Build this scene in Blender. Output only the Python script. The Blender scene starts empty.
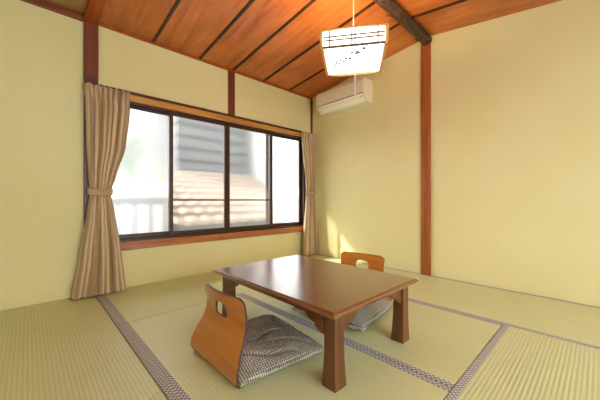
import bpy, bmesh, math, random
from mathutils import Vector, Matrix, noise
random.seed(7)
S = bpy.context.scene
C = S.collection
PI = math.pi

# ------------------------------------------------------------------ helpers
def lin(c):
    return tuple(((v/255)/12.92 if v/255 <= .04045 else ((v/255+.055)/1.055)**2.4) for v in c) + (1,)

def link(name, me, m=None, parent=None, smooth=False):
    ob = bpy.data.objects.new(name, me)
    C.objects.link(ob)
    if m is not None:
        for mm in (m if isinstance(m, (list, tuple)) else [m]):
            me.materials.append(mm)
    if smooth:
        for p in me.polygons: p.use_smooth = True
    if parent: ob.parent = parent
    return ob

def obj(name, bm, m=None, parent=None, smooth=False, bevel=0, seg=2, angle=None):
    bmesh.ops.recalc_face_normals(bm, faces=bm.faces)
    me = bpy.data.meshes.new(name)
    bm.to_mesh(me); bm.free()
    ob = link(name, me, m, parent, smooth)
    if bevel:
        b = ob.modifiers.new('bevel', 'BEVEL'); b.width = bevel; b.segments = seg
        b.limit_method = 'ANGLE'; b.angle_limit = math.radians(40)
    return ob

def box(bm, x0, x1, y0, y1, z0, z1, mi=0):
    v = [bm.verts.new((x, y, z)) for x in (x0, x1) for y in (y0, y1) for z in (z0, z1)]
    for f in ((0,1,3,2), (4,6,7,5), (0,4,5,1), (2,3,7,6), (0,2,6,4), (1,5,7,3)):
        bm.faces.new([v[i] for i in f]).material_index = mi
    return v

def boxb(*a):
    bm = bmesh.new(); box(bm, *a); return bm

def prism(bm, pts, axis, a, b):
    """pts: 2-D outline in the two other axes (in order), extruded along axis from a to b"""
    def P(p, t):
        return {'x': (t, p[0], p[1]), 'y': (p[0], t, p[1]), 'z': (p[0], p[1], t)}[axis]
    A = [bm.verts.new(P(p, a)) for p in pts]; B = [bm.verts.new(P(p, b)) for p in pts]
    bm.faces.new(A); bm.faces.new(B[::-1])
    n = len(pts)
    for i in range(n):
        bm.faces.new([A[i], B[i], B[(i+1) % n], A[(i+1) % n]])

def tube(bm, pts, r, n=8, cap=True):
    rings = []
    pts = [Vector(p) for p in pts]
    for i, p in enumerate(pts):
        d = (pts[min(i+1, len(pts)-1)] - pts[max(i-1, 0)]).normalized()
        up = Vector((0, 0, 1)) if abs(d.z) < .9 else Vector((1, 0, 0))
        s = d.cross(up).normalized(); u = s.cross(d).normalized()
        rr = r[i] if isinstance(r, (list, tuple)) else r
        rings.append([bm.verts.new(p + (s*math.cos(2*PI*k/n) + u*math.sin(2*PI*k/n))*rr) for k in range(n)])
    for a, b in zip(rings, rings[1:]):
        for k in range(n):
            bm.faces.new([a[k], a[(k+1) % n], b[(k+1) % n], b[k]])
    if cap:
        bm.faces.new(rings[0][::-1]); bm.faces.new(rings[-1])

def loft(bm, rings, cap=True):
    R = [[bm.verts.new(p) for p in r] for r in rings]
    n = len(R[0])
    for a, b in zip(R, R[1:]):
        for k in range(n):
            bm.faces.new([a[k], a[(k+1) % n], b[(k+1) % n], b[k]])
    if cap:
        bm.faces.new(R[0][::-1]); bm.faces.new(R[-1])

def rect(x0, x1, y0, y1, z):
    return [(x0, y0, z), (x1, y0, z), (x1, y1, z), (x0, y1, z)]

def empty(name, label, cat, loc=(0,0,0), rz=0, group=None):
    o = bpy.data.objects.new(name, None); C.objects.link(o)
    o.empty_display_size = .1
    o.location = loc; o.rotation_euler = (0, 0, rz)
    return tag(o, label, cat, group)

def tag(o, label, cat, group=None):
    o['label'] = label; o['category'] = cat
    if group: o['group'] = group
    return o

def struct(o):
    o['kind'] = 'structure'; return o

# ------------------------------------------------------------------ materials
class M:
    """small node-tree writer"""
    def __init__(s, name, rough=.6, **kw):
        s.m = bpy.data.materials.new(name); s.m.use_nodes = True
        s.t = s.m.node_tree; s.b = s.t.nodes['Principled BSDF']
        s.b.inputs['Roughness'].default_value = rough
        for k, v in kw.items():
            s.b.inputs[k.replace('_', ' ')].default_value = v
        s.tc = s.n('ShaderNodeTexCoord')
    def n(s, ty, **kw):
        nd = s.t.nodes.new(ty)
        for k, v in kw.items():
            if hasattr(nd, k): setattr(nd, k, v)
            else: nd.inputs[k.replace('_', ' ')].default_value = v
        return nd
    def l(s, a, b): s.t.links.new(a, b)
    def mapping(s, scale=(1,1,1), rot=(0,0,0), out='Object'):
        mp = s.n('ShaderNodeMapping'); s.l(s.tc.outputs[out], mp.inputs[0])
        mp.inputs['Scale'].default_value = scale; mp.inputs['Rotation'].default_value = rot
        return mp.outputs[0]
    def noise(s, vec, scale, detail=4, rough=.55, dist=0):
        nn = s.n('ShaderNodeTexNoise'); s.l(vec, nn.inputs['Vector'])
        nn.inputs['Scale'].default_value = scale; nn.inputs['Detail'].default_value = detail
        nn.inputs['Roughness'].default_value = rough; nn.inputs['Distortion'].default_value = dist
        return nn.outputs['Fac']
    def wave(s, vec, scale, axis='X', dist=0, detail=2, ds=1):
        w = s.n('ShaderNodeTexWave', bands_direction=axis); s.l(vec, w.inputs['Vector'])
        w.inputs['Scale'].default_value = scale; w.inputs['Distortion'].default_value = dist
        w.inputs['Detail'].default_value = detail; w.inputs['Detail Scale'].default_value = ds
        return w.outputs['Fac']
    def ramp(s, fac, stops):
        r = s.n('ShaderNodeValToRGB'); s.l(fac, r.inputs[0])
        e = r.color_ramp.elements
        while len(e) < len(stops): e.new(.5)
        for k, (p, c) in enumerate(stops):
            e[k].position = p; e[k].color = lin(c)
        return r.outputs[0]
    def mix(s, fac, a, b, mode='MIX'):
        x = s.n('ShaderNodeMix', data_type='RGBA', blend_type=mode)
        for i, v in ((0, fac), (6, a), (7, b)):
            if hasattr(v, 'links'): s.l(v, x.inputs[i])
            else: x.inputs[i].default_value = v
        return x.outputs[2]
    def math(s, op, a, b=0.0):
        x = s.n('ShaderNodeMath', operation=op)
        for i, v in ((0, a), (1, b)):
            if hasattr(v, 'links'): s.l(v, x.inputs[i])
            else: x.inputs[i].default_value = v
        return x.outputs[0]
    def color(s, out): s.l(out, s.b.inputs['Base Color']); return s
    def bump(s, h, strength=.2, dist=.01):
        bb = s.n('ShaderNodeBump'); s.l(h, bb.inputs['Height'])
        bb.inputs['Strength'].default_value = strength; bb.inputs['Distance'].default_value = dist
        s.l(bb.outputs[0], s.b.inputs['Normal']); return s

def plain(name, c, rough=.5, **kw):
    m = M(name, rough, **kw); m.b.inputs['Base Color'].default_value = lin(c)
    nz = m.noise(m.mapping(), 40, 3); m.bump(nz, .04, .001)
    return m.m

def plaster(name, c1, c2):
    m = M(name, .92); v = m.mapping()
    m.color(m.ramp(m.noise(v, .9, 3, .5), [(.35, c1), (.68, c2)]))
    m.bump(m.noise(v, 260, 3, .6), .12, .002); return m.m

def wood(name, c1, c2, c3=None, axis='X', rough=.4, coat=0, scale=1.0, blotch=.0, cb=(0,0,0)):
    """grain runs along axis"""
    m = M(name, rough); st = {'X': (.6, 9, 9), 'Y': (9, .6, 9), 'Z': (9, 9, .6)}[axis]
    v = m.mapping(tuple(q*scale for q in st))
    g = m.noise(v, 2.2, 6, .62, .6)
    col = m.ramp(g, [(.28, c1), (.5, c2), (.75, c3 or c2)])
    if blotch:
        b = m.noise(m.mapping(), 2.6, 4, .6, .4)
        bl = m.ramp(b, [(.35, (255, 255, 255)), (.65, (255-blotch, 255-blotch, 255-blotch))])
        col = m.mix(1.0, col, bl, 'MULTIPLY')
    m.color(col)
    if name != 'table_top_wood': m.bump(g, .06, .004)
    if coat:
        m.b.inputs['Coat Weight'].default_value = coat; m.b.inputs['Coat Roughness'].default_value = .18
    return m.m

def tatami(name, axis, tint=0, rib=.16, bs=.18):
    """woven rush: fine ridges running along axis"""
    m = M(name, .42); m.b.inputs['Specular IOR Level'].default_value = .65; v = m.mapping()
    w = m.wave(v, .314/.018, 'X' if axis == 'Y' else 'Y', .25, 2, 3)      # 22 mm ridges
    f = m.wave(v, .314/.0045, 'Y' if axis == 'Y' else 'X', .6, 2, 3)
    st = (60, 1.5, 1) if axis == 'Y' else (1.5, 60, 1)
    nz = m.noise(m.mapping(st), 3.0, 4, .6)
    big = m.noise(v, 1.7, 3, .5)
    base = m.ramp(big, [(.3, (218-tint, 224, 172-tint)), (.7, (226-tint, 230, 184-tint))])
    col = m.mix(m.math('MULTIPLY', w, rib), base, lin((150, 140, 84)))
    col = m.mix(m.math('MULTIPLY', nz, .35), col, lin((186, 180, 112)))
    m.color(col)
    h = m.math('ADD', m.math('MULTIPLY', w, -1.0), m.math('MULTIPLY', f, .25))
    m.bump(h, bs, .003)
    return m.m

def heri(name):
    """patterned cloth border: grey purple with pale lozenges and a darker edge"""
    m = M(name, .8)
    sp = m.n('ShaderNodeSeparateXYZ'); m.l(m.tc.outputs['UV'], sp.inputs[0])
    u = sp.outputs[0]; v = sp.outputs[1]         # u along (metres), v across (metres)
    k = 2*PI/.0234
    su = m.math('SINE', m.math('MULTIPLY', u, k)); sv = m.math('SINE', m.math('MULTIPLY', v, k))
    p = m.math('MULTIPLY', su, sv)
    q = m.math('ADD', m.math('MULTIPLY', p, .5), .5)
    col = m.ramp(q, [(.2, (124, 122, 130)), (.5, (156, 155, 160)), (.75, (220, 219, 212))])
    m.color(col); m.bump(q, .2, .001)
    return m.m

MAT = {}
MAT['wall'] = plaster('wall_plaster', (222, 212, 154), (229, 220, 166))
MAT['ceil'] = wood('ceiling_plywood', (168, 86, 34), (198, 112, 52), (216, 134, 70), 'Y', .36, 0, .55, 34)
MAT['ceil_tan'] = wood('ceiling_board_pale', (150, 112, 52), (186, 150, 84), (204, 170, 104), 'X', .5, 0, .6, 60)
MAT['batten'] = wood('batten_dark', (26, 15, 9), (52, 30, 16), (84, 48, 24), 'Y', .5)
MAT['rafter'] = wood('rafter_wood', (124, 48, 12), (160, 72, 22), (178, 90, 34), 'Y', .4)
MAT['trimx'] = wood('trim_redbrown', (92, 36, 10), (128, 58, 20), (150, 76, 30), 'X', .4)
MAT['post'] = wood('post_redbrown', (88, 36, 16), (118, 54, 24), (136, 68, 32), 'Z', .38)
MAT['post_dark'] = wood('post_darkbrown', (58, 28, 14), (86, 44, 22), (112, 58, 28), 'Z', .38)
MAT['post_r'] = wood('post_cedar', (116, 58, 22), (160, 86, 36), (182, 108, 50), 'Z', .38)
MAT['sill'] = wood('sill_wood', (124, 66, 32), (170, 98, 52), (190, 118, 66), 'X', .3, .3)
MAT['railwood'] = wood('rail_wood', (176, 108, 44), (206, 142, 70), (222, 164, 92), 'X', .35, .3)
MAT['raildark'] = plain('rail_metal_brown', (60, 34, 22), .4)
MAT['frame'] = plain('window_frame_bronze', (66, 40, 26), .35, Metallic=.2)
MAT['black'] = plain('black_plastic', (18, 16, 15), .45)
MAT['ac'] = plain('aircon_plastic', (236, 224, 194), .35)
MAT['ac2'] = plain('aircon_louver', (244, 236, 212), .3)
MAT['ac_dark'] = plain('aircon_slot', (70, 62, 50), .5)
MAT['brassy'] = plain('cord_white', (235, 232, 225), .5)
MAT['lampwood'] = wood('lamp_frame_wood', (190, 136, 70), (214, 164, 96), (226, 182, 116), 'Z', .4)
MAT['lampdark'] = plain('lamp_lattice_wood', (104, 74, 56), .5)
MAT['leg'] = wood('table_leg_wood', (70, 38, 19), (102, 58, 29), (118, 69, 36), 'Z', .3, .35)
MAT['top'] = wood('table_top_wood', (122, 72, 39), (130, 78, 43), (136, 84, 47), 'Y', .24, 1.0, .8)
MAT['apron'] = wood('table_apron_wood', (72, 38, 18), (102, 57, 28), (116, 67, 34), 'Y', .3, .35)
MAT['ply'] = wood('chair_plywood', (178, 100, 34), (200, 120, 46), (210, 132, 58), 'Y', .26, .5, .8)
MAT['plyedge'] = plain('chair_ply_edge', (70, 38, 20), .5)
MAT['heri'] = heri('tatami_border_cloth')
MAT['tat_y'] = tatami('tatami_ribs_y', 'Y')
MAT['tat_x'] = tatami('tatami_ribs_x', 'X', 4)
MAT['tat_y2'] = tatami('tatami_strong_ribs_y', 'Y', 0, .26, .3)
MAT['tat_x2'] = tatami('tatami_strong_ribs_x', 'X', 0, .26, .3)
MAT['floor'] = plain('subfloor', (60, 48, 36), .9)

# log bark
m = M('log_bark', .45); v = m.mapping((1, 3, 3))
nz = m.noise(v, 7, 6, .7, 1.5)
m.color(m.ramp(nz, [(.3, (22, 15, 12)), (.5, (62, 42, 32)), (.62, (104, 76, 58)), (.75, (58, 44, 30))]))
m.bump(nz, .6, .02); MAT['log'] = m.m

# curtain cloth, stripes follow the UV
m = M('curtain_cloth', .85, Sheen_Weight=.25)
sp = m.n('ShaderNodeSeparateXYZ'); m.l(m.tc.outputs['UV'], sp.inputs[0])
w = m.math('SINE', m.math('MULTIPLY', sp.outputs[0], 2*PI*17)); w2 = m.math('SINE', m.math('MULTIPLY', sp.outputs[0], 2*PI*51))
st = m.math('ADD', m.math('MULTIPLY', w, .33), m.math('MULTIPLY', w2, .12)); st = m.math('ADD', st, .5)
m.color(m.ramp(st, [(.15, (150, 122, 88)), (.5, (182, 154, 116)), (.85, (210, 186, 148))]))
m.bump(m.noise(m.mapping(), 500, 2), .15, .001); MAT['curtain'] = m.m
MAT['tieback'] = plain('tieback_cloth', (176, 148, 116), .85)

# cushion tweed
m = M('cushion_tweed', .9)
v = m.mapping()
a = m.wave(v, .314/.012, 'X', 5, 3, 60); b = m.wave(v, .314/.010, 'Y', 6, 3, 70)
p = m.math('ADD', m.math('MULTIPLY', a, .32), m.math('MULTIPLY', b, .30))
p = m.math('ADD', p, m.math('MULTIPLY', m.noise(v, 150, 2), .5))
p = m.math('ADD', p, m.math('MULTIPLY', m.noise(v, 9, 3), .25))
m.color(m.ramp(p, [(.52, (48, 42, 36)), (.68, (126, 118, 104)), (.88, (212, 205, 188))]))
m.bump(p, .3, .004); MAT['cushion'] = m.m

def emis(name, c, st, alpha=None):
    m = M(name, .5); m.b.inputs['Base Color'].default_value = lin(c)
    m.b.inputs['Emission Color'].default_value = lin(c); m.b.inputs['Emission Strength'].default_value = st
    return m
LAMP_E = 1.9
mm = emis('lamp_shade_acrylic', (255, 246, 226), LAMP_E); MAT['shade'] = mm.m
mm = emis('lamp_diffuser_acrylic', (255, 246, 226), LAMP_E)
v = mm.mapping((1, 1, 0)); vo = mm.n('ShaderNodeTexVoronoi', voronoi_dimensions='2D'); mm.l(v, vo.inputs['Vector']); vo.inputs['Scale'].default_value = 24
sp = mm.n('ShaderNodeSeparateXYZ'); mm.l(mm.tc.outputs['Object'], sp.inputs[0])
d1 = mm.math('ABSOLUTE', mm.math('ADD', mm.math('ADD', sp.outputs[0], mm.math('MULTIPLY', sp.outputs[1], .9)), .13))     # a slanting spray of petals
pm = mm.math('MULTIPLY', mm.math('LESS_THAN', vo.outputs['Distance'], .30), mm.math('LESS_THAN', d1, .045))
pm = mm.math('MULTIPLY', pm, mm.math('LESS_THAN', sp.outputs[0], .10)); pm = mm.math('MULTIPLY', pm, mm.math('GREATER_THAN', sp.outputs[0], -.16))
col = mm.mix(pm, lin((255, 246, 226)), lin((66, 54, 58))); mm.color(col); mm.l(col, mm.b.inputs['Emission Color'])
MAT['diffuser'] = mm.m
MAT['tube'] = emis('lamp_tube', (255, 220, 168), 110.0).m
MAT['petal'] = plain('petal_print', (120, 110, 118), .6)

# window glass: the outer face scatters (diffuse haze + rough see-through), the other faces are clear
def glass(name, ior, rough, trans, haze):
    m = bpy.data.materials.new(name); m.use_nodes = True; t = m.node_tree; t.nodes.clear()
    o = t.nodes.new('ShaderNodeOutputMaterial')
    rf = t.nodes.new('ShaderNodeBsdfRefraction'); rf.inputs['Roughness'].default_value = rough; rf.inputs['IOR'].default_value = ior
    tr = t.nodes.new('ShaderNodeBsdfTransparent'); tl = t.nodes.new('ShaderNodeBsdfTranslucent')
    gl = t.nodes.new('ShaderNodeBsdfGlossy'); gl.inputs['Roughness'].default_value = .15
    m1 = t.nodes.new('ShaderNodeMixShader'); m1.inputs[0].default_value = trans
    t.links.new(rf.outputs[0], m1.inputs[1]); t.links.new(tr.outputs[0], m1.inputs[2])
    m2 = t.nodes.new('ShaderNodeMixShader'); m2.inputs[0].default_value = haze
    t.links.new(m1.outputs[0], m2.inputs[1]); t.links.new(tl.outputs[0], m2.inputs[2])
    m3 = t.nodes.new('ShaderNodeMixShader'); m3.inputs[0].default_value = .04
    t.links.new(m2.outputs[0], m3.inputs[1]); t.links.new(gl.outputs[0], m3.inputs[2])
    t.links.new(m3.outputs[0], o.inputs[0]); return m
MAT['glass_a'] = glass('glass_frosted', 1.14, .72, .22, .14)
MAT['glass_b'] = glass('glass_patterned', 1.05, .34, .45, .06)
m = bpy.data.materials.new('glass_clear'); m.use_nodes = True; t = m.node_tree; t.nodes.clear()
o = t.nodes.new('ShaderNodeOutputMaterial'); tr = t.nodes.new('ShaderNodeBsdfTransparent'); t.links.new(tr.outputs[0], o.inputs[0]); MAT['clear'] = m

# ------------------------------------------------------------------ camera
F = 286.0
cd = bpy.data.cameras.new('camera'); cam = bpy.data.objects.new('camera', cd); C.objects.link(cam)
cd.sensor_width = 36; cd.lens = 36*F/600; cd.clip_start = .05; cd.clip_end = 300
cam.location = (0, 0, .85)
cam.rotation_euler = (PI/2, 0, -math.atan2(.6896, .7242))
S.camera = cam

# ------------------------------------------------------------------ room
WY, WX = 3.18, 3.285
YB, XL = -1.6, -1.9
RY, RZ, EZ = 1.36, 2.70, 2.475
def zc(y):
    return EZ + (WY-y)*(RZ-EZ)/(WY-RY) if y > RY else RZ - .137*(RY-y)

struct(obj('floor', boxb(XL, WX, YB, WY, -.12, -.031), MAT['floor']))
# window wall with the opening
OX0, OX1, OZ0, OZ1 = .50, 3.13, .445, 1.815
bm = bmesh.new()
box(bm, XL, OX0, WY, WY+.12, -.12, 2.62); box(bm, OX1, WX+.12, WY, WY+.12, -.12, 2.62)
box(bm, OX0, OX1, WY, WY+.12, -.12, OZ0); box(bm, OX0, OX1, WY, WY+.12, OZ1, 2.62)
struct(obj('wall_back', bm, MAT['wall']))
bm = bmesh.new()
prism(bm, [(WY, -.12), (WY, zc(WY)+.03), (RY, RZ+.03), (YB, zc(YB)+.03), (YB, -.12)], 'x', WX, WX+.12)
struct(obj('wall_right', bm, MAT['wall']))
bm = bmesh.new()
prism(bm, [(WY, -.12), (WY, zc(WY)+.03), (RY, RZ+.03), (YB, zc(YB)+.03), (YB, -.12)], 'x', XL-.12, XL)
struct(obj('wall_left', bm, MAT['wall']))
bm = bmesh.new()
box(bm, XL-.12, -.9, YB-.12, YB, -.12, 2.33); box(bm, 2.3, WX+.12, YB-.12, YB, -.12, 2.33); box(bm, -.9, 2.3, YB-.12, YB, 1.95, 2.33)
struct(obj('wall_front', bm, MAT['wall']))
# ceiling: two slopes meeting above the log
bm = bmesh.new()
RX = .41
prism(bm, [(WY, zc(WY)), (RY, RZ), (YB, zc(YB)), (YB, zc(YB)+.06), (RY, RZ+.06), (WY, zc(WY)+.06)], 'x', RX, WX)
struct(obj('ceiling', bm, MAT['ceil']))
bm = bmesh.new()
dz = .02
prism(bm, [(WY, zc(WY)+dz), (RY, RZ+dz), (YB, zc(YB)+dz), (YB, zc(YB)+.08), (RY, RZ+.08), (WY, zc(WY)+.08)], 'x', XL, RX-.0005)
o = obj('ceiling', bm, MAT['ceil_tan']); struct(o)

nt = [0]
def trim(bm, m, **k):
    nt[0] += 1
    return struct(obj('trim_%d' % nt[0], bm, m, **k))
# battens under the sloped boards
for x in (.935, 1.43, 1.86, 2.33, 2.80):
    for (ya, yb) in ((WY-.004, RY), (RY, YB)):
        za, zb = zc(ya), zc(yb)
        bm = bmesh.new()
        prism(bm, [(ya, za-.016), (yb, zb-.016), (yb, zb+.002), (ya, za+.002)], 'x', x-.011, x+.011)
        trim(bm, MAT['batten'])
# rafter, log, posts
bm = bmesh.new()
prism(bm, [(WY-.03, zc(WY-.03)-.04), (RY, RZ-.04), (YB, zc(YB)-.04), (YB, zc(YB)+.06), (RY, RZ+.06), (WY-.03, zc(WY)+.05)], 'x', .36, .467)
trim(bm, MAT['rafter'], bevel=.004)
bm = bmesh.new()
pts, rr = [], []
n = 120
rings = []
for i in range(n+1):
    x = .30 + (WX-.002-.30)*i/n
    ring = []
    for k in range(20):
        a = 2*PI*k/20
        d = .052 + .008*noise.noise(Vector((x*2.2, math.cos(a)*1.2, math.sin(a)*1.2))) \
            + .007*noise.noise(Vector((x*12, math.cos(a)*3, math.sin(a)*3)))
        ring.append((x, RY + .012*math.sin(x*1.7) + d*math.cos(a), 2.652 + d*math.sin(a)))
    rings.append(ring)
loft(bm, rings)
# knots
for q in range(9):
    x = .7 + q*.3 + random.uniform(-.05, .05); a = random.uniform(-2.4, -.4)
    cx = Vector((x, RY + .012*math.sin(x*1.7) + .052*math.cos(a), 2.652 + .052*math.sin(a)))
    mt = Matrix.Translation(cx) @ Matrix.Diagonal((.035, .016, .016, 1))
    bmesh.ops.create_icosphere(bm, subdivisions=2, radius=1, matrix=mt)
trim(bm, MAT['log'], smooth=True)
trim(boxb(.36, .467, WY-.035, WY+.002, 1.955, zc(WY)), MAT['post'], bevel=.003)
trim(boxb(.361, .466, WY-.034, WY+.002, -.002, 1.955), MAT['post_dark'], bevel=.003)          # left post
trim(boxb(1.795, 1.888, WY-.012, WY+.002, 1.887, zc(WY)), MAT['post'], bevel=.002)      # short post above window
trim(boxb(WX-.025, WX, WY-.02, WY, 1.90, zc(WY)), MAT['post'])                           # corner post
trim(boxb(WX-.022, WX+.002, 1.313, 1.418, -.002, 2.66), MAT['post_r'], bevel=.003)       # right wall post
trim(boxb(XL, .36, WY-.03, WY+.002, 2.437, 2.497), MAT['trimx'], bevel=.002)             # cornice left
trim(boxb(.467, WX-.025, WY-.018, WY+.002, 2.452, 2.478), MAT['rafter'])                # cornice right
trim(boxb(.467, OX1+.06, WY-.055, WY, .370, .446), MAT['sill'], bevel=.004)              # sill board
trim(boxb(.467, WX-.03, WY-.05, WY+.002, 1.812, 1.868), MAT['railwood'], bevel=.004)     # head board

# ------------------------------------------------------------------ window
win = bpy.data.objects.new('window_1', None); C.objects.link(win); win.location = (OX0, WY, OZ0); struct(win)
def wobj(name, bm, m, parent, **k):
    for v in bm.verts: v.co -= Vector((OX0, WY, OZ0))
    return obj(name, bm, m, parent, **k)
bm = bmesh.new()
box(bm, OX0, OX1, WY-.015, WY+.10, OZ0, OZ0+.022); box(bm, OX0, OX1, WY-.015, WY+.10, OZ1-.022, OZ1)
box(bm, OX0, OX0+.022, WY-.015, WY+.10, OZ0+.022, OZ1-.022); box(bm, OX1-.03, OX1, WY-.015, WY+.10, OZ0+.022, OZ1-.022)
wobj('window_frame', bm, MAT['frame'], win, bevel=.002)
edges = [(OX0+.022, 1.147, 0), (1.100, 1.795, 1), (1.785, 2.505, 1), (2.425, OX1-.03, 0)]
for i, (xa, xb, tr_) in enumerate(edges):
    y0 = WY + (.012 if tr_ == 0 else .048)
    y0 = WY + (.045 if tr_ == 0 else .008)
    y1 = y0+.028; z0, z1 = OZ0+.022, OZ1-.022
    s = .042
    gz0, gz1 = .512, 1.765
    bm = bmesh.new()
    box(bm, xa, xa+s, y0, y1, z0, z1); box(bm, xb-s, xb, y0, y1, z0, z1)
    box(bm, xa+s, xb-s, y0, y1, z0, gz0); box(bm, xa+s, xb-s, y0, y1, gz1, z1)
    sh = wobj('sash', bm, MAT['frame'], win, bevel=.002)
    if i in (1, 2):
        wobj('muntin', boxb(xa+s, xb-s, y0+.004, y1-.004, .843, .858), MAT['frame'], sh)
    bm = boxb(xa+s-.003, xb-s+.003, (y0+y1)/2-.0025, (y0+y1)/2+.0025, gz0-.003, gz1+.003)
    for f in bm.faces:
        f.material_index = 0 if all(v.co.y > (y0+y1)/2 for v in f.verts) else 1
    wobj('pane', bm, [MAT['glass_a' if i in (0, 3) else 'glass_b'], MAT['clear']], sh)
for (lx, lz) in ((1.118, 1.125), (2.468, 1.06)):
    bm = bmesh.new(); box(bm, lx-.009, lx+.009, WY-.008, WY+.010, lz-.035, lz+.035)
    box(bm, lx-.022, lx+.004, WY-.016, WY-.004, lz-.008, lz+.010)
    wobj('latch', bm, MAT['black'], win, bevel=.002)

# ------------------------------------------------------------------ curtain rail and curtains
cr = empty('curtain_rail', 'slim dark curtain rail fixed on the wooden board above the window', 'curtain rail', (1.87, WY-.05, 1.885))
obj('track', boxb(-1.42, 1.36, -.032, .0, -.012, .004), MAT['raildark'], cr, bevel=.002)
obj('mounting_board', boxb(-1.40, 1.36, .0005, .048, -.014, .012), MAT['railwood'], cr, bevel=.003)
for x in (-1.2, -.4, .4, 1.2):
    obj('bracket', boxb(x-.012, x+.012, -.006, .03, .004, .014), MAT['raildark'], cr)

def interp(tab, z):
    for (a, b) in zip(tab, tab[1:]):
        if a[0] <= z <= b[0]:
            t = (z-a[0])/(b[0]-a[0]); t = t*t*(3-2*t)*.5 + t*.5
            return [p+(q-p)*t for p, q in zip(a[1:], b[1:])]
    return list(tab[-1][1:]) if z > tab[-1][0] else list(tab[0][1:])

def curtain(root, tab, ztie, npl, ycen, seed, mirror=False, hook=None):
    NU, NV = npl*14, 90
    z0, z1 = tab[0][0], tab[-1][0]
    bm = bmesh.new(); uvl = bm.loops.layers.uv.new('UVMap')
    G = []
    for j in range(NV+1):
        z = z0 + (z1-z0)*j/NV
        xl, xr, amp = interp(tab, z)
        row = []
        for i in range(NU+1):
            s = i/NU
            ph = 2*PI*npl*(s + .012*math.sin(9*s+seed) + .010*math.sin(z*3+s*12+seed))
            sn = math.sin(ph)
            amp_l = amp*(1 + .35*noise.noise(Vector((s*7, z*1.2, seed))))
            if z > z1-.16:                                   # gathered under the heading, flaring above it
                k = (z-(z1-.16))/.16
                amp_l *= 1 - .45*math.sin(PI*min(1, k*1.15)) + .25*k
            y = ycen + amp_l*math.copysign(abs(sn)**.8, sn)
            x = xl + (xr-xl)*s + .35*amp*math.sin(ph*1.0+1.3)*(1 if .03 < s < .97 else .2)
            # pinched pleats at the heading
            if z > z1-.14:
                k = (z-(z1-.14))/.14
                x += .30*amp*math.sin(2*ph)*k
            row.append(bm.verts.new((x, y, z)))
        G.append(row)
    for j in range(NV):
        for i in range(NU):
            f = bm.faces.new([G[j][i], G[j][i+1], G[j+1][i+1], G[j+1][i]])
            for lp, (a, b) in zip(f.loops, ((i, j), (i+1, j), (i+1, j+1), (i, j+1))):
                lp[uvl].uv = (a/NU, b/NV)
    loc = root.location
    for v in bm.verts: v.co -= loc
    o = obj('cloth', bm, MAT['curtain'], root, smooth=True)
    md = o.modifiers.new('thick', 'SOLIDIFY'); md.thickness = .003
    # tieback band
    xl, xr, amp = interp(tab, ztie)
    bm = bmesh.new()
    cx, hw = (xl+xr)/2, (xr-xl)/2+.012
    rings = []
    for (dz_, gr) in ((-.030, 0), (-.022, .006), (.022, .006), (.030, 0)):
        rings.append([(cx + (hw+gr)*math.copysign(abs(math.cos(a))**.7, math.cos(a)), ycen + (amp+.014+gr)*math.copysign(abs(math.sin(a))**.8, math.sin(a)),
                       ztie + dz_ + .012*math.sin(a*1)) for a in [2*PI*k/32 for k in range(32)]])
    loft(bm, rings, cap=False)
    for v in bm.verts: v.co -= loc
    t = obj('tieback', bm, MAT['tieback'], root, smooth=True)
    md = t.modifiers.new('thick', 'SOLIDIFY'); md.thickness = .004; md.offset = 1

c1 = empty('curtain', 'large striped beige curtain tied back at the left end of the window', 'curtain', (.48, WY-.10, .01))
curtain(c1, [(.012, .262, .665, .054), (.35, .315, .632, .052), (.75, .375, .575, .036), (.92, .398, .545, .020),
             (1.05, .385, .585, .028), (1.35, .372, .662, .048), (1.7, .365, .700, .050), (1.865, .355, .705, .046)], .93, 7, WY-.092, 2.0)
c2 = empty('curtain', 'narrow beige curtain tied back in the room corner, right end of the window', 'curtain', (3.15, WY-.10, .01))
curtain(c2, [(.012, 2.985, 3.240, .046), (.4, 3.005, 3.235, .042), (.8, 3.045, 3.215, .030), (.95, 3.060, 3.200, .020),
             (1.1, 3.050, 3.215, .028), (1.5, 2.990, 3.230, .036), (1.8, 2.945, 3.232, .036), (1.865, 2.940, 3.235, .030)], .965, 5, WY-.125, 5.0)

# ------------------------------------------------------------------ tatami
HW = .035
def mat_thing(label, x0, x1, y0, y1, ribs, borders):
    g = .003
    r = empty('tatami_mat', label, 'tatami mat', ((x0+x1)/2, (y0+y1)/2, -.03), 0, 'straw floor mats of the room')
    L = Vector(((x0+x1)/2, (y0+y1)/2, -.03))
    bm = boxb(x0+g, x1-g, y0+g, y1-g, -.03, 0)
    for v in bm.verts: v.co -= L
    obj('mat_body', bm, MAT['tat_'+ribs], r, bevel=.002)
    for (side, off) in borders:
        if side == 'L': q = (x0+g+off, x0+off+HW, y0+g, y1-g); al = 'y'
        if side == 'R': q = (x1-off-HW, x1-g-off, y0+g, y1-g); al = 'y'
        if side == 'T': q = (x0+g, x1-g, y1-HW, y1-g); al = 'x'
        bm = bmesh.new(); uvl = bm.loops.layers.uv.new('UVMap')
        box(bm, q[0], q[1], q[2], q[3], -.001, .0018)
        for f in bm.faces:
            for lp in f.loops:
                c = lp.vert.co
                lp[uvl].uv = (c.y, c.x-q[0]) if al == 'y' else (c.x, c.y-q[2])
        for v in bm.verts: v.co -= L
        obj('cloth_border', bm, MAT['heri'], r)
    return r
XA, X3, X2, YG, YW = .434, 1.387, 2.355, .46, 2.262
mat_thing('ribbed straw mat in the left foreground, its far end under the big curtain', -.49, XA, 1.343, WY, 'y2', [])
mat_thing('straw mat cut off by the bottom left corner of the photo', -.49, XA, -.49, 1.343, 'y2', [])
mat_thing('straw mat lying lengthwise along the foot of the window wall', XA, X2, YW, WY, 'x', [('L', 0), ('L', HW)])
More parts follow.
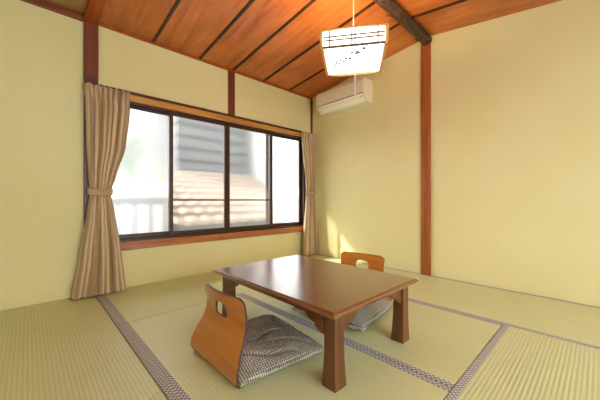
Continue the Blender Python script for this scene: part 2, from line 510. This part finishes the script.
mat_thing('straw mat under the left chair, with patterned cloth border on both long sides', XA, X3, YG, YW, 'y', [('L', 0), ('L', HW), ('R', 0)])
mat_thing('straw mat under the right half of the table and the far chair', X3, X2, YG, YW, 'y', [('L', 0), ('R', 0)])
mat_thing('straw mat running along the right wall into the far corner of the room', X2, WX, RY, WY, 'y', [('L', 0), ('R', 0)])
mat_thing('straw mat along the right wall, nearer than the wooden post', X2, WX, -.48, RY, 'y', [('L', 0), ('R', 0)])
mat_thing('ribbed straw mat in the right foreground at the bottom edge of the photo', .52, X2, -.46, YG, 'x2', [('T', 0)])

# ------------------------------------------------------------------ low table
TX0, TX1, TY0, TY1, TH = .930, 1.731, .768, 1.853, .370
tcx, tcy = (TX0+TX1)/2, (TY0+TY1)/2
tb = empty('low_table', 'low brown lacquered wooden table with flared legs standing on the straw mats', 'table', (tcx, tcy, 0))
hx, hy = (TX1-TX0)/2, (TY1-TY0)/2
bm = bmesh.new()
loft(bm, [rect(-hx+i, hx-i, -hy+i, hy-i, z) for z, i in
          ((.336, .022), (.340, .013), (.346, .009), (.350, .003), (.354, 0), (.361, 0), (.365, .003), (.3665, .008), (.3640, .0095), (.3640, .0120), (.3690, .0135), (.370, .016))])
obj('table_top', bm, MAT['top'], tb)
LO = .045                                                   # outer face of legs from the table edge
for sx in (-1, 1):
    for sy in (-1, 1):
        bm = bmesh.new(); rings = []
        for z, w, fl in ((0.0005, .082, 0), (.02, .080, .0005), (.06, .075, .002), (.11, .070, .004), (.17, .067, .005), (.23, .066, .005), (.336, .066, .005)):
            xo, yo = hx-.047-fl, hy-.033-fl
            a, b = sorted((sx*xo, sx*(xo-w))); c, d = sorted((sy*yo, sy*(yo-w)))
            rings.append(rect(a, b, c, d, z))
        loft(bm, rings)
        obj('leg', bm, MAT['leg'], tb, bevel=.003)
def apron_pts(L):
    h = [(0, .236), (.020, .238), (.040, .246), (.054, .260), (.058, .272), (.074, .273), (.094, .280), (.112, .292), (.122, .305), (.130, .310)]
    lo = [(-L+d, z) for d, z in h]; hi = [(L-d, z) for d, z in h[::-1]]
    return [(-L, .336)] + lo + hi + [(L, .336)]
fi = LO+.006
for s in (-1, 1):
    bm = bmesh.new(); a, b = sorted((s*(hx-fi), s*(hx-fi-.022)))
    prism(bm, apron_pts(hy-LO-.062), 'x', a, b); obj('apron', bm, MAT['apron'], tb, bevel=.002)
    bm = bmesh.new(); a, b = sorted((s*(hy-fi), s*(hy-fi-.022)))
    prism(bm, apron_pts(hx-LO-.070), 'y', a, b); obj('apron', bm, MAT['apron'], tb, bevel=.002)

# ------------------------------------------------------------------ legless chairs
def catmull(P, n):
    out = []
    for i in range(len(P)-1):
        p0 = P[max(i-1, 0)]; p1 = P[i]; p2 = P[i+1]; p3 = P[min(i+2, len(P)-1)]
        for k in range(n):
            t = k/n
            out.append(tuple(.5*((2*b) + (-a+c)*t + (2*a-5*b+4*c-d)*t*t + (-a+3*b-3*c+d)*t**3) for a, b, c, d in zip(p0, p1, p2, p3)))
    out.append(P[-1]); return out

def make_chair(label):
    root = empty('legless_chair', label, 'floor chair', group='legless floor chairs')
    # x, z, half width
    P = [(.36, .0085, .15), (.34, .0085, .176), (.27, .0085, .18), (.12, .0085, .200), (.045, .0085, .228), (.012, .016, .240), (0, .038, .242), (.004, .080, .238),
         (.022, .140, .222), (.046, .205, .204), (.056, .258, .197), (.054, .308, .198), (.044, .352, .202), (.040, .370, .194), (.036, .383, .170)]
    prof = catmull(P, 6)
    T = .011; NT = 24
    bm = bmesh.new(); top, bot = [], []
    for i, (x, z, hw) in enumerate(prof):
        a = prof[max(i-1, 0)]; b = prof[min(i+1, len(prof)-1)]
        d = Vector((b[0]-a[0], 0, b[1]-a[1])).normalized(); nrm = Vector((d.z, 0, -d.x))     # towards the sitter / up
        r1, r2 = [], []
        for k in range(NT+1):
            t = -1 + 2*k/NT
            back = max(0, min(1, (z-.08)/.2))
            p = Vector((x + .020*back*(t*t), t*hw, z))            # back is slightly hollow
            r1.append(bm.verts.new(p + nrm*T/2)); r2.append(bm.verts.new(p - nrm*T/2))
        top.append(r1); bot.append(r2)
    N = len(prof)
    for i in range(N-1):
        for k in range(NT):
            bm.faces.new([top[i][k], top[i][k+1], top[i+1][k+1], top[i+1][k]])
            bm.faces.new([bot[i][k], bot[i+1][k], bot[i+1][k+1], bot[i][k+1]])
        for k in (0, NT):
            bm.faces.new([top[i][k], top[i+1][k], bot[i+1][k], bot[i][k]]).material_index = 1
    for i in (0, N-1):
        for k in range(NT):
            bm.faces.new([top[i][k], top[i][k+1], bot[i][k+1], bot[i][k]]).material_index = 1
    sh = obj('bent_shell', bm, [MAT['ply'], MAT['plyedge']], None, smooth=True)
    # hand hole, cut with a rounded trapezoid
    cb = bmesh.new(); out = []
    cn = [(-.068, .256), (.068, .256), (.052, .328), (-.052, .328)]
    for q in range(4):
        p = Vector(cn[q]); pa = Vector(cn[q-1]); pb = Vector(cn[(q+1) % 4]); r = .036
        A = p + (pa-p).normalized()*r; B = p + (pb-p).normalized()*r
        for k in range(6):
            t = k/5; out.append(tuple(A*(1-t)**2 + p*2*t*(1-t) + B*t*t))
    prism(cb, out, 'x', -.1, .2)
    cut = obj('cutter', cb, MAT['plyedge'])
    md = sh.modifiers.new('b', 'BOOLEAN'); md.operation = 'DIFFERENCE'; md.object = cut; md.solver = 'EXACT'
    md.material_mode = 'TRANSFER'
    dg = bpy.context.evaluated_depsgraph_get()
    me = bpy.data.meshes.new_from_object(sh.evaluated_get(dg))
    sh.modifiers.clear(); sh.data = me; bpy.data.objects.remove(cut)
    mats = [mt.name if mt else None for mt in me.materials]
    me.set_sharp_from_angle(angle=math.radians(35))
    sh.parent = root
    return root
ch = make_chair('bent plywood legless chair at the left side of the table, nearest the camera')
ch.location = (.670, 1.347, 0)
ch2 = ch.copy(); C.objects.link(ch2)
for k in list(ch.children):
    kk = k.copy(); C.objects.link(kk); kk.parent = ch2
ch2['label'] = 'bent plywood legless chair behind the table, only its top rising above the table top'
ch2.location = (2.163, 1.438, 0); ch2.rotation_euler = (0, 0, PI+.16)

def make_cushion(label, sx, sy, seed, loc, rz, puff=1.0):
    N = 64; bm = bmesh.new(); G = {}
    def pt(i, j, side):
        u = -1+2*i/N; v = -1+2*j/N
        # squarish outline with concave sides between pulled corners
        px = u*sx*(1 - .045*(1-v*v)*abs(u)); py = v*sy*(1 - .045*(1-u*u)*abs(v))
        e = (max(0, 1-abs(u)**3.0)*max(0, 1-abs(v)**3.0))**.45
        h = .038*e
        if side > 0:
            h *= 1.45*puff
            w = noise.noise(Vector((px*9+seed, py*5, seed)))*.011 + noise.noise(Vector((px*22, py*11+seed, 3)))*.005
            rd = noise.noise(Vector((px*6+py*9, px*3-py*4+seed, 1.7))); w -= .020*max(0, 1-abs(rd)*6)*e
            h += w*e
        dr = .011*min(1, max(0, (abs(py)-.20)/.05)) + .011*min(1, max(0, (abs(px)-.20)/.05))*(1 if px*(1 if sx < .27 else -1) > 0 else 0)
        dr = min(dr, .012)
        return (px, py, .036 + side*h - dr) if side > 0 else (px, py, max(.0, .036-h) - dr)
    for side in (1, -1):
        for i in range(N+1):
            for j in range(N+1):
                ed = i in (0, N) or j in (0, N)
                if side < 0 and ed: G[(i, j, -1)] = G[(i, j, 1)]
                else: G[(i, j, side)] = bm.verts.new(pt(i, j, side))
        for i in range(N):
            for j in range(N):
                q = [G[(i, j, side)], G[(i+1, j, side)], G[(i+1, j+1, side)], G[(i, j+1, side)]]
                bm.faces.new(q if side > 0 else q[::-1])
    o = obj('floor_cushion', bm, MAT['cushion'], None, smooth=True)
    o.location = loc; o.rotation_euler = (0, 0, rz)
    return tag(o, label, 'cushion', 'tweed floor cushions')
make_cushion('grey and white woven floor cushion on the seat of the left chair', .258, .298, 3.1, (.958, 1.338, .0150), math.radians(-7))
make_cushion('grey and white woven floor cushion seen under the table, on the far chair', .290, .290, 8.4, (1.745, 1.335, .0150), math.radians(8), 1.5)

# ------------------------------------------------------------------ air conditioner
ac = empty('air_conditioner', 'cream wall mounted air conditioner high on the right wall near the corner', 'air conditioner', (WX, 2.475, 2.12))
A0, A1 = -.415, .415
bm = bmesh.new()
prism(bm, [(0, 0), (-.115, .0), (-.125, .012), (-.185, .062), (-.205, .095), (-.208, .255), (-.196, .282), (-.165, .292), (0, .292)], 'y', A0, A1)
obj('casing', bm, MAT['ac'], ac, bevel=.006, seg=3)
bm = bmesh.new()
prism(bm, [(-.205, .100), (-.213, .102), (-.215, .255), (-.203, .284), (-.198, .280), (-.206, .255)], 'y', A0+.012, A1-.012)
obj('front_panel', bm, MAT['ac'], ac, bevel=.002)
bm = bmesh.new()
prism(bm, [(-.198, .080), (-.203, .086), (-.140, .018), (-.134, .013)][::-1], 'y', A0+.03, A1-.08)
obj('louver', bm, MAT['ac2'], ac)
bm = bmesh.new()
prism(bm, [(-.202, .092), (-.209, .093), (-.210, .0985), (-.203, .0985)], 'y', A0+.014, A1-.014)
obj('air_slot', bm, MAT['ac_dark'], ac)
bm = bmesh.new(); box(bm, -.188, -.180, A0+.052, A0+.075, .060, .064)
obj('indicator', bm, MAT['ac_dark'], ac)

# ------------------------------------------------------------------ pendant lamp
LC = Vector((1.893, 1.366, 0)); ZB = 1.972
yaw = -math.atan2(.6896, .7242) - math.radians(10.5)
lp = empty('pendant_lamp', 'lit square paper and wood pendant lamp hanging on a cord from the log', 'lamp', (LC.x, LC.y, ZB), yaw)
h = .232; BH = .120
# corner frame posts, slightly curved
for sx in (-1, 1):
    for sy in (-1, 1):
        bm = bmesh.new(); rings = []
        for z, o_ in ((-.012, -.004), (.03, .002), (.08, .004), (BH+.008, .0)):
            cx, cy = sx*(h+o_), sy*(h+o_); w = .010
            rings.append(rect(cx-w, cx+w, cy-w, cy+w, z))
        loft(bm, rings); obj('corner_post', bm, MAT['lampwood'], lp, bevel=.002)
# rails, lattice and shade panels per side
for q in range(4):
    R = Matrix.Rotation(q*PI/2, 4, 'Z')
    def rot(bm): bmesh.ops.transform(bm, matrix=R, verts=bm.verts); return bm
    pn = obj('side_panel', rot(boxb(-h+.008, h-.008, -h+.004, -h+.007, .004, BH-.002)), MAT['shade'], lp)
    # top rim bows upwards a little
    bm = bmesh.new(); pts = []
    for k in range(17):
        t = -1+k/8; pts.append((t*(h-.006), BH-.004 + .006*(1-t*t)))
    prism(bm, pts + [(a, b+.010) for a, b in pts[::-1]], 'y', -h-.006, -h+.006)
    obj('top_rail', rot(bm), MAT['lampwood'], lp)
    obj('lower_rail', rot(boxb(-h+.008, h-.008, -h-.006, -h+.006, -.008, .004)), MAT['lampdark'], lp)
    bm = bmesh.new()
    for z in (.048, .074): box(bm, -h+.01, h-.01, -h-.002, -h+.0035, z-.004, z+.004)
    for x in (-.172, -.012, .012, .172): box(bm, x-.004, x+.004, -h-.005, -h+.0035, .004, BH-.004)
    obj('lattice', rot(bm), MAT['lampdark'], lp)
# bottom diffuser, shallow tray
bm = bmesh.new(); N = 16; G = []
for i in range(N+1):
    row = []
    for j in range(N+1):
        u = -1+2*i/N; v = -1+2*j/N
        row.append(bm.verts.new((u*(h-.010), v*(h-.010), -.006-.020*((1-u**4)*(1-v**4))**.6)))
    G.append(row)
for i in range(N):
    for j in range(N): bm.faces.new([G[i][j], G[i+1][j], G[i+1][j+1], G[i][j+1]])
bt = obj('bottom_diffuser', bm, MAT['diffuser'], lp, smooth=True)
md = bt.modifiers.new('t', 'SOLIDIFY'); md.thickness = .002
for sx in (-1, 1):
    bm = bmesh.new(); up = []
    for k in range(17):
        t = -1+k/8; up.append((t*(h-.008), -.003-.018*(1-t**4)**.7))
    a, b = sorted((sx*(h-.016), sx*(h+.004)))
    prism(bm, [(p, q-.006) for p, q in up] + [(p, q+.006) for p, q in up[::-1]], 'x', a, b)
    obj('bottom_rail', bm, MAT['lampwood'], lp)
bm = bmesh.new(); prism(bm, [(p, q-.004) for p, q in up] + [(p, q+.006) for p, q in up[::-1]], 'y', h-.016, h+.002)
obj('bottom_rail', bm, MAT['lampwood'], lp)
# ring tube, cord, canopy, pull string
bm = bmesh.new(); pts = [(.12*math.cos(2*PI*k/32), .12*math.sin(2*PI*k/32), .07) for k in range(33)]
tube(bm, pts, .012, 8, False); obj('ring_tube', bm, MAT['tube'], lp, smooth=True)
bm = bmesh.new(); tube(bm, [(0, 0, .10), (0, 0, .62)], .004, 8); obj('cord', bm, MAT['brassy'], lp)
bm = bmesh.new(); box(bm, -h, h, -.008, .008, .085, .100); box(bm, -.03, .03, -.03, .03, .06, .11); obj('crossbar', bm, MAT['lampwood'], lp)
bm = bmesh.new(); tube(bm, [(.012, -.01, .07), (.012, -.01, -.265)], .0028, 6); tube(bm, [(.012, -.01, -.265), (.012, -.01, -.275), (.012, -.01, -.29)], [.003, .006, .004], 8)
obj('pull_string', bm, MAT['brassy'], lp)

# ------------------------------------------------------------------ outside
m = M('house_siding', .8); v = m.mapping()
w = m.wave(v, .314/.28, 'Z', 0); m.color(m.ramp(w, [(0, (44, 44, 44)), (.10, (80, 80, 79)), (1, (90, 90, 88))])); siding = m.m
tilem = plain('roof_tile', (132, 114, 98), .35)
stucco = plaster('white_stucco', (228, 228, 224), (236, 236, 232))
railm = plain('railing_grey', (36, 38, 42), .5)
hs = empty('house', 'grey sided neighbouring house with a tiled lower roof, outside the middle panes', 'house', (3.3, 6.5, -3))
def sub(bm, o):
    for v in bm.verts: v.co -= o.location
    return bm
obj('siding_wall', sub(boxb(2.45, 4.25, 6.5, 9.5, -3, 5.2), hs), siding, hs)
obj('lower_wall', sub(boxb(1.75, 4.35, 4.9, 6.5, -3, .45), hs), siding, hs)
bm = bmesh.new(); NX, NY = 150, 70; G = []
for j in range(NY+1):
    y = 4.4 + 2.1*j/NY; row = []
    for i in range(NX+1):
        x = 1.65 + 2.85*i/NX
        z = .50 + (y-4.4)*.48 + .030*abs(math.sin(PI*x/.26)) - .05*(((y-4.4)/.26) % 1.0)
        row.append(bm.verts.new((x, y, z)))
    G.append(row)
for j in range(NY):
    for i in range(NX): bm.faces.new([G[j][i], G[j][i+1], G[j+1][i+1], G[j+1][i]])
rf = obj('tiled_roof', sub(bm, hs), tilem, hs)
md = rf.modifiers.new('t', 'SOLIDIFY'); md.thickness = .06
h2 = empty('house', 'white plastered building outside the right hand panes', 'house', (6.5, 7.5, -3))
obj('plaster_wall', sub(boxb(4.7, 9.5, 5.6, 9.5, -3, 5.5), h2), stucco, h2)
obj('roof_slab', sub(boxb(4.55, 9.65, 5.45, 9.65, 5.5, 5.65), h2), siding, h2)
struct(obj('ground', boxb(-300, 300, 3.3, 500, -3.2, -3), plain('asphalt_ground', (84, 88, 94), .9)))
struct(obj('balcony_floor', boxb(-1.5, 4.6, WY+.12, 4.0, -.25, -.12), stucco))
def railing(label, x0, x1):
    rl = empty('balcony_railing', label, 'railing', ((x0+x1)/2, 3.78, -.12))
    obj('top_rail', sub(boxb(x0, x1, 3.75, 3.81, .795, .885), rl), railm, rl, bevel=.01)
    obj('bottom_rail', sub(boxb(x0, x1, 3.76, 3.80, .02, .06), rl), railm, rl)
    n = int((x1-x0-.05)/.17)
    for k in range(n+1):
        x = x1-.04 - k*.17
        obj('baluster', sub(boxb(x-.024, x+.024, 3.765, 3.795, -.12, .795), rl), railm, rl)
railing('grey metal balcony railing seen blurred through the leftmost pane', -1.0, 1.30)
railing('grey metal balcony railing seen blurred through the rightmost pane', 3.15, 4.5)
struct(obj('eaves', boxb(-2.2, 4.2, WY+.12, WY+1.22, 2.28, 2.34), siding))
# tree
leafm = M('leaf_green', .6); leafm.color(leafm.ramp(leafm.noise(leafm.mapping(), 3, 2), [(.3, (98, 120, 78)), (.7, (140, 162, 112))])); leafm = leafm.m
tr = empty('tree', 'pale green tree blurred behind the leftmost frosted pane', 'tree', (2.6, 11.2, -3))
bm = bmesh.new(); tube(bm, [(0, 0, 0), (.05, 0, 1.2), (0, .1, 2.6), (.05, .1, 5.2)], [.12, .10, .08, .04], 8); obj('trunk', bm, plain('bark', (96, 78, 62), .9), tr)
bm = bmesh.new()
for k in range(2600):
    a = random.uniform(0, 2*PI); u = random.uniform(-1, 1); r = random.uniform(0.5, 1)**.5
    p = Vector((1.0*r*math.cos(a)*math.sqrt(1-u*u), .9*r*math.sin(a)*math.sqrt(1-u*u), 5.5 + 1.3*r*u))
    rt = Matrix.Rotation(random.uniform(0, 6), 4, 'X') @ Matrix.Rotation(random.uniform(0, 6), 4, 'Z')
    q = [bm.verts.new(p + (rt @ Vector(c))) for c in ((-.10, 0, 0), (0, -.045, .01), (.10, 0, 0), (0, .045, .01))]
    bm.faces.new(q)
obj('foliage', bm, leafm, tr)

# ------------------------------------------------------------------ light
w = bpy.data.worlds.new('world'); S.world = w; w.use_nodes = True
bg = w.node_tree.nodes['Background']; bg.inputs[0].default_value = (.90, .96, 1.0, 1); bg.inputs[1].default_value = 4.6
sd = bpy.data.lights.new('sun', 'SUN'); sun = bpy.data.objects.new('sun', sd); C.objects.link(sun)
sd.energy = 12; sd.angle = math.radians(1.5); sd.color = (1, .95, .86)
sun.rotation_euler = Vector((.80, -.58, -.62)).to_track_quat('-Z', 'Y').to_euler()

S.view_settings.view_transform = 'Standard'; S.view_settings.look = 'None'
S.view_settings.gamma = 1; S.view_settings.use_curve_mapping = False
S.view_settings.exposure = 0.42
S.cycles.use_denoising = True
S.cycles.max_bounces = 10; S.cycles.diffuse_bounces = 6; S.cycles.transparent_max_bounces = 12
S.cycles.caustics_refractive = True; S.cycles.caustics_reflective = False
S.cycles.sample_clamp_indirect = 6
